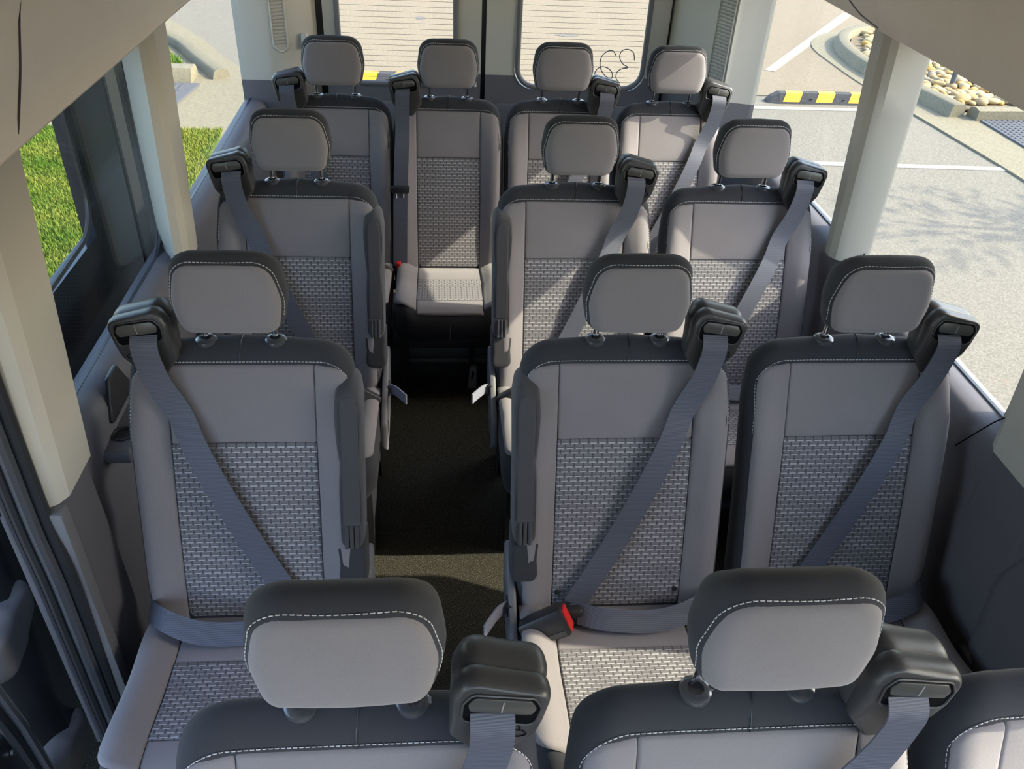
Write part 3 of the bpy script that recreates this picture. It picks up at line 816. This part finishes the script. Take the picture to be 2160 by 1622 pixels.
# handwriting on right rear pane
def ink(pts):
    out = []
    for X, Y in pts:
        u, v = 1040+X*.2593, Y*.2593
        out.append(((u-1088)/(1365-1088)*.570+.334, 3.808, 1.195-(v-50)*.00206))
    return out
mb = MB()
for st in ([(1035,465),(1005,430),(960,435),(915,480),(910,550),(940,610),(990,650),(1020,650),(1020,610),(980,570),(920,560),(880,590),(868,640)],
           [(1197,500),(1180,440),(1130,415),(1080,430),(1068,480),(1100,530),(1150,560),(1100,570),(1060,600),(1058,650),(1095,690)]):
    mb.tube(catmull(ink(st), 5), .0022, 'marker', 5)
mb.obj('ink_scribble', d2)
# side door jamb, seals and opened side door with hinge covers (left)
mb = MB()
for dx, dy, r, m in ((0, 0, .012, 'rubber'), (-.020, -.012, .013, 'rubber_gloss'), (-.040, -.016, .010, 'rubber'), (-.056, -.016, .007, 'rubber_gloss')):
    P = [(-.715+dx, 1.155+dy, 1.75), (-.72+dx, 1.155+dy, 1.3), (-.724+dx, 1.155+dy, 1.0), (-.722+dx, 1.150+dy, .85), (-.712+dx, 1.14+dy, .72), (-.716+dx, 1.145+dy, .55), (-.72+dx, 1.15+dy, .3), (-.72+dx, 1.15+dy, FZ)]
    mb.tube(catmull(P, 6), r, m, 8)
o = mb.obj('trim_14'); o['kind'] = 'structure'
mb = MB(); mb.box(-.725, -.692, 1.145, 1.178, FZ, .875, 'trim_mid', .006); struct(mb, 'trim_15')
def side_door():
    root = empty('side_door', (-.90, 1.25, -.3)); tag(root, 'opened dark painted side door folded back outside the left window', 'door')
    L = (.90, -1.25, .3)
    def pt(mb, name, **k):
        o = mb.obj(name, root, **k); o.location = L; return o
    mb = MB(); x0, x1 = -.985, -.95
    mb.box(x0, x1, 1.25, 2.69, -.35, .93, 'body_paint'); mb.box(x0, x1, 2.19, 2.69, .93, 1.62, 'body_paint'); mb.box(x0, x1, 1.25, 1.34, .93, 1.62, 'body_paint'); mb.box(x0, x1, 1.34, 2.19, 1.52, 1.62, 'body_paint')
    pt(mb, 'door_shell', smooth=False)
    mb = MB(); mb.tube([(x1+.002, y, z) for y, z in rpoly([(1.34, .93, .05), (2.19, .96, .10), (2.18, 1.52, .03), (1.34, 1.52, .03)], 5)], .008, 'rubber', 6, closed=True); pt(mb, 'door_window_seal')
    mb = MB(); mb.box(x0+.01, x0+.014, 1.34, 2.19, .93, 1.52, 'glass'); pt(mb, 'door_pane', smooth=False)
    mb = MB(); mb.box(x1, x1+.006, 2.50, 2.58, .2, 1.6, 'trim_mid'); pt(mb, 'door_strip', smooth=False)  # paler strip stands in for a reflection in the door paint
    mb = MB(); mb.prism([(-1.02, 1.10), (-.90, 1.215), (-.90, 1.30), (-1.02, 1.30)], -.35, 1.45, 'plastic_black', 'z'); pt(mb, 'hinge_jamb', angle=20)
    for z in (.50, .03):
        mb = MB()
        slab(mb, rpoly([(1.10, z-.10, .03), (1.20, z-.07, .04), (1.275, z+.0, .05), (1.285, z+.09, .03), (1.19, z+.075, .04), (1.11, z+.02, .03)], 5, 40), lambda y, zz: -.985, lambda y, zz: -.875-.12*(1.285-y), .03, 'trim_mid', YZ, None, 5)
        h = pt(mb, 'hinge_cover'); 
        mb = MB(); mb.tube([(-.885, 1.285, z+.05), (-.80, 1.25, z+.045)], .016, 'plastic_black', 10); mb.tube([(-.84, 1.262, z+.01), (-.84, 1.262, z+.085)], .014, 'steel', 12); pt(mb, 'hinge')
    mb = MB(); mb.tube([(-.885, 1.04, .62), (-.885, 1.075, .34), (-.885, 1.09, .05), (-.885, 1.10, -.1)], .010, 'rubber_gloss', 8); mb.tube([(-.91, 1.03, .6), (-.91, 1.07, .30), (-.91, 1.10, -.1)], .014, 'rubber', 8); pt(mb, 'door_seal')
    mb = MB(); mb.prism(rpoly([(1.0, .0, .02), (1.10, .0, .02), (1.10, .28, .03), (1.0, .30, .02)], 4), -.96, -.945, 'plastic_box', 'x', .004)
    for z in (.08, .22): mb.tube([(-.944, 1.085, z), (-.938, 1.085, z)], .010, 'steel', 12)
    pt(mb, 'striker_plate')
    return root
side_door()

# ------------------------------------------------------------------ outdoors
GZ = -.70
def flat(name, pts, z, mat, label=None, cat=None, kind=None, th=.02):
    mb = MB(); mb.prism([(x, y) for x, y in pts], z-th, z, mat, 'z'); o = mb.obj(name, smooth=False)
    return tag(o, label, cat, None, kind)
mb = MB(); mb.box(-60, 60, -40, 110, GZ-.3, GZ, 'asphalt'); o = mb.obj('ground', smooth=False); o['kind'] = 'structure'
flat('concrete_pavement', [(-1.55, 9.36), (5.0, 9.30), (9, 15.5), (9, 40), (-1.55, 40)], GZ+.006, 'pavement', kind='structure')
flat('parking_line', [(1.5, 7.22), (5.30, 7.10), (5.30, 7.19), (1.5, 7.33)], GZ+.006, 'paint_white', 'white painted parking line running towards the right curb, nearest the van', 'road marking')
flat('parking_line', [(1.4, 8.80), (5.10, 8.80), (5.10, 8.90), (1.4, 8.90)], GZ+.006, 'paint_white', 'white painted line just in front of the striped wheel stop', 'road marking')
flat('parking_line', [(4.02, 10.35), (4.13, 10.30), (6.65, 13.85), (6.50, 13.92)], GZ+.012, 'paint_white', 'slanting white painted line beyond the wheel stop', 'road marking')
flat('pavement_joint', [(-1.2, 9.33), (5.0, 9.28), (5.0, 9.30), (-1.2, 9.36)], GZ+.009, 'stain', 'dark pavement joint behind the wheel stops', 'joint')
def blotch(x, y, rx, ry, lab):
    pts = [(x+rx*math.cos(a)*(.7+.5*random.random()), y+ry*math.sin(a)*(.7+.5*random.random())) for a in [k/22*2*PI for k in range(22)]]
    flat('oil_stain', pts, GZ+.010, 'stain', lab, 'stain')
blotch(-.25, 12.6, .07, .13, 'small dark oil spot seen through the left rear window')
blotch(1.75, 11.85, .17, .08, 'long dark oil stain, upper one seen through the right rear window')
blotch(1.72, 11.35, .13, .05, 'thin dark oil stain below the longer one in the right rear window')
# wheel stops
def wheel_stop(x0, x1, y, lab):
    root = empty('wheel_stop', ((x0+x1)/2, y, GZ)); tag(root, lab, 'wheel stop', 'striped rubber wheel stops')
    cx = (x0+x1)/2
    h = .11; mb = MB()
    xs = [x0, x0+.04, x0+.13, x1-.13, x1-.04, x1]; sc = [.25, .6, 1, 1, .6, .25]
    vs = []
    for x, s in zip(xs, sc):
        for (a, b_) in ((-.085, 0), (-.075, .03), (-.045, h), (.045, h), (.075, .03), (.085, 0)): vs.append((x-cx, a*(.5+.5*s), b_*s))
    fs = [(k*6+i, k*6+(i+1) % 6, (k+1)*6+(i+1) % 6, (k+1)*6+i) for k in range(5) for i in range(6)]+[tuple(range(6)), tuple(30+i for i in range(5, -1, -1))]
    mb.add(vs, fs, 'stop_rubber'); mb.obj('rubber_body', root, smooth=False)
    x = x0+.20
    while x+.2 < x1-.05:
        mb = MB(); sk = .03
        mb.add([(x-cx-sk, -.079, .022), (x-cx+.19-sk, -.079, .022), (x-cx+.19, -.0475, h+.002), (x-cx, -.0475, h+.002), (x-cx+.19+.02, .046, h+.002), (x-cx+.02, .046, h+.002)], [(0, 1, 2, 3), (3, 2, 4, 5)], 'paint_yellow')
        c = mb.obj('yellow_stripe', root, smooth=False, fix=False); c['label'] = 'yellow reflective stripe'
        x += .375
    for k in range(4):
        mb = MB(); mb.lathe([(.018, 0), (.018, .004), (0, .004)], (x0+.49+k*.375-cx, -.062, .05), 'void', 10); mb.obj('bolt_hole', root)
    return root
wheel_stop(3.62, 5.03, 9.10, 'black and yellow striped wheel stop beyond the right rear side window')
wheel_stop(-1.05, .55, 9.45, 'black and yellow striped wheel stop showing at the foot of the left rear window')
# swept kerbs
def offset_path(P, d):
    out = []
    for i in range(len(P)):
        t = Vector(P[min(i+1, len(P)-1)])-Vector(P[max(i-1, 0)]); t.normalize(); n = Vector((t.y, -t.x)); out.append((P[i][0]+n.x*d, P[i][1]+n.y*d))
    return out
def sweep(name, P, prof, mat, lab, cat, step=4):
    P = [tuple(p)[:2] for p in catmull([(x, y, 0) for x, y in P], step)]
    mb = MB(); m = len(prof); rows = [offset_path(P, d) for d, z in prof]; vs = []
    for i in range(len(P)):
        for k in range(m): vs.append((*rows[k][i], GZ+prof[k][1]))
    fs = [(i*m+k, i*m+(k+1) % m, (i+1)*m+(k+1) % m, (i+1)*m+k) for i in range(len(P)-1) for k in range(m)]+[tuple(range(m)), tuple((len(P)-1)*m+k for k in range(m-1, -1, -1))]
    mb.add(vs, fs, mat); return tag(mb.obj(name, angle=50), lab, cat)
K = [(5.50, 8.62), (5.40, 9.3), (5.26, 10.15), (5.25, 10.7), (5.33, 11.35), (5.60, 12.0), (6.1, 12.45), (7.2, 12.9), (9.5, 13.4)]
sweep('kerb', K, [(-.02, -.05), (0, .0), (.03, .135), (.05, .15), (.17, .15), (.19, .12), (.19, -.05)], 'concrete', 'pale concrete kerb curving round the bed of river stones', 'kerb')
Gt = [(5.34, 5.2), (5.30, 6.9), (5.22, 8.0), (5.16, 8.7), (5.05, 9.8), (5.04, 10.7), (5.08, 11.5), (5.30, 12.05), (5.8, 12.55), (7.0, 13.1)]
flat('gutter', [tuple(p)[:2] for p in catmull([(x, y, 0) for x, y in Gt], 4)]+[(9, 13.2), (9, 8.55), (9, 5.2)], GZ+.018, 'concrete', kind='structure', th=.03)
sweep('kerb', [(5.76, 8.66), (6.6, 8.70), (8.5, 8.75)], [(-.06, -.05), (-.05, .06), (-.02, .12), (.06, .14), (.14, .12), (.14, -.05)][::1], 'concrete', 'low straight concrete kerb between the river stones and the grey paving mat', 'kerb')
flat('stone_bed', [(5.66, 8.8), (5.46, 9.5), (5.42, 10.5), (5.5, 11.3), (5.8, 11.95), (6.4, 12.4), (9, 12.9), (9, 8.8)], GZ+.06, 'stone_soil', kind='structure')
def mat_obj(pts, lab, x0, x1, y0, y1, z, clip=None):
    mb = MB(); mb.prism(pts, z-.03, z, 'mat_grey', 'z')
    x = x0
    while x < x1:
        y = y0
        while y < y1:
            if clip is None or clip(x, y): mb.lathe([(.016, 0), (.012, .007), (0, .008)], (x, y, z), 'mat_grey', 6)
            y += .062
        x += .062
    return tag(mb.obj('tactile_mat'), lab, 'paving mat')
mat_obj([(5.80, 8.50), (5.83, 6.7), (7.2, 6.7), (7.2, 8.55)], 'grey studded paving mat beside the right kerb', 5.86, 7.15, 6.75, 8.5, GZ+.035)
mat_obj([(-2.50, 9.14), (-3.7, 9.14), (-3.7, 8.05), (-2.62, 8.05)], 'grey studded paving mat on the left walkway', -3.65, -2.62, 8.1, 9.1, GZ+.035)
# river stones: every one its own object
RM = []
for k in range(6):
    bm = bmesh.new(); bmesh.ops.create_icosphere(bm, subdivisions=2, radius=1)
    rnd = random.Random(k)
    sx, sy, sz = rnd.uniform(.8, 1.25), rnd.uniform(.6, .9), rnd.uniform(.42, .6)
    off = [Vector((rnd.uniform(-1, 1), rnd.uniform(-1, 1), rnd.uniform(-1, 1))).normalized() for _ in range(5)]
    for v in bm.verts:
        p = v.co.copy(); d = 1+sum(.09*max(0, p.dot(o_)) for o_ in off)-.08*abs(p.dot(off[0]))
        v.co = Vector((p.x*sx*d, p.y*sy*d, p.z*sz*d))
    for f in bm.faces: f.smooth = True
    me = bpy.data.meshes.new('river_stone'); bm.to_mesh(me); bm.free(); me.materials.append(MATS['rock_'+'abcdef'[k]]); RM.append(me)
rr = random.Random(3); placed = []
def inbed(x, y): return x > 5.55+.22*max(0, (9.4-y))+.42*max(0, y-10.9) and y > 8.95
cnt = 0; tries = 0
while cnt < 290 and tries < 20000:
    tries += 1
    y = rr.uniform(8.9, 12.2); x = rr.uniform(5.45, 5.45+1.35 if y < 10.8 else 6.3)
    if not inbed(x, y): continue
    r = rr.uniform(.050, .092)
    if any((x-a)**2+(y-b_)**2 < ((r+c)*.74)**2 for a, b_, c in placed): continue
    placed.append((x, y, r)); cnt += 1
    o = obj('river_stone', RM[rr.randrange(6)]); o.location = (x, y, GZ+.06+r*.38); o.scale = (r, r, r)
    o.rotation_euler = (rr.uniform(-.25, .25), rr.uniform(-.25, .25), rr.uniform(0, 6.3))
    tag(o, 'rounded tan river stone in the bed behind the right kerb', 'stone', 'river stones behind the right kerb')
mb = MB(); mb.tube([(6.0, 9.55, GZ), (6.0, 9.55, GZ+.42)], .03, 'mat_grey', 10); tag(mb.obj('post_stub'), 'short grey green post standing among the river stones', 'post')
# left side: walkway, kerbs, grass
LW = [(-4.6, 13.6), (-3.9, 12.6), (-3.44, 11.9), (-2.89, 11.05), (-2.44, 10.2), (-1.99, 9.5), (-1.5, 8.8), (-1.2, 8.0), (-1.2, 2.0)]
flat('walkway', LW+[(-9, 2.0), (-9, 13.6)], GZ+.012, 'concrete', kind='structure', th=.02)
sweep('kerb', [(-6.5, 13.0), (-4.6, 12.1), (-3.35, 10.9), (-2.75, 9.9), (-2.42, 9.35)], [(0, 0), (-.03, .09), (-.06, .11), (-.18, .11), (-.20, 0)][::-1], 'concrete', 'curved concrete kerb around the small far grass patch on the left', 'kerb')
sweep('kerb', [(-6.5, 9.34), (-4, 9.34), (-2.60, 9.34)], [(-.17, 0), (-.15, .10), (-.10, .15), (.08, .15), (.15, .06), (.17, 0)], 'concrete', 'short straight concrete kerb above the left paving mat', 'kerb')
flat('lawn_soil', [(-9, 2.0), (-1.90, 2.0), (-1.90, 7.0), (-1.97, 7.62), (-9, 7.75)], GZ+.045, 'soil', kind='structure')
flat('lawn_soil', [(-2.72, 9.50), (-3.35, 10.6), (-4.6, 11.8), (-6.5, 12.6), (-6.5, 9.50)], GZ+.10, 'soil', kind='structure')
def grass(name, region, z, n, lab, hh):
    rg = random.Random(5); vs = []; fs = []
    k = 0
    while k < n:
        x, y = region(rg)
        if x is None: continue
        a = rg.uniform(0, 6.28); h = hh*rg.uniform(.6, 1.3); w_ = .0032*rg.uniform(.8, 1.6); lx, ly = rg.gauss(0, .4)*h, rg.gauss(0, .4)*h
        i = len(vs); c, s = math.cos(a)*w_, math.sin(a)*w_
        vs += [(x-c, y-s, z), (x+c, y+s, z), (x+c*.6+lx*.4, y+s*.6+ly*.4, z+h*.6), (x-c*.6+lx*.4, y-s*.6+ly*.4, z+h*.6), (x+lx, y+ly, z+h)]
        fs += [(i, i+1, i+2, i+3), (i+3, i+2, i+4)]; k += 1
    me = bpy.data.meshes.new(name); me.from_pydata(vs, [], fs); me.materials.append(MATS['grass_blade'])
    return tag(obj(name, me), lab, 'grass', None, 'stuff')
def reg1(r):
    y = 3.2+(7.66-3.2)*r.random(); x = -1.93-2.0*r.random()
    if y < 7 or x < -1.96: 
        if y > 4.2 or x > -2.9: return x, y
    return None, None
grass('lawn_grass', reg1, GZ+.045, 90000, 'short green lawn grass outside the left side windows', .038)
def reg2(r):
    y = 9.5+1.6*r.random(); x = -2.70-1.3*r.random()
    if (x+2.72)*1.75 < -(y-9.5)+.0: return x, y
    return None, None
grass('lawn_grass', reg2, GZ+.10, 9000, 'small far patch of green grass behind the left kerb', .06)
# tree to the right of the van that shades the parking space
def tree():
    r = random.Random(11); bx, by = 9.2, 5.2
    root = empty('tree', (bx, by, GZ)); tag(root, 'young tree beyond the right edge whose leaf shadow falls on the asphalt', 'tree')
    mb = MB(); mb.tube([(0, 0, 0), (.03, 0, 1.4), (-.02, .03, 2.8), (.02, 0, 4.2)], [.07, .06, .045, .02], 'bark', 8); mb.obj('trunk', root)
    mb = MB()
    for k in range(420):
        a = r.uniform(0, 6.28); rad = r.uniform(.1, .75); z = r.uniform(2.5, 4.1); L = r.uniform(.15, .3)
        p = Vector((rad*math.cos(a), rad*math.sin(a), z)); d = Vector((math.cos(a), math.sin(a), r.uniform(-.6, .5))).normalized(); s = d.cross(Vector((0, 0, 1))).normalized()*.025
        mb.add([p, p+d*L*.5+s, p+d*L, p+d*L*.5-s], [(0, 1, 2, 3)], 'leaf')
    mb.obj('foliage', root, smooth=False, fix=False)['kind'] = 'stuff'
tree()
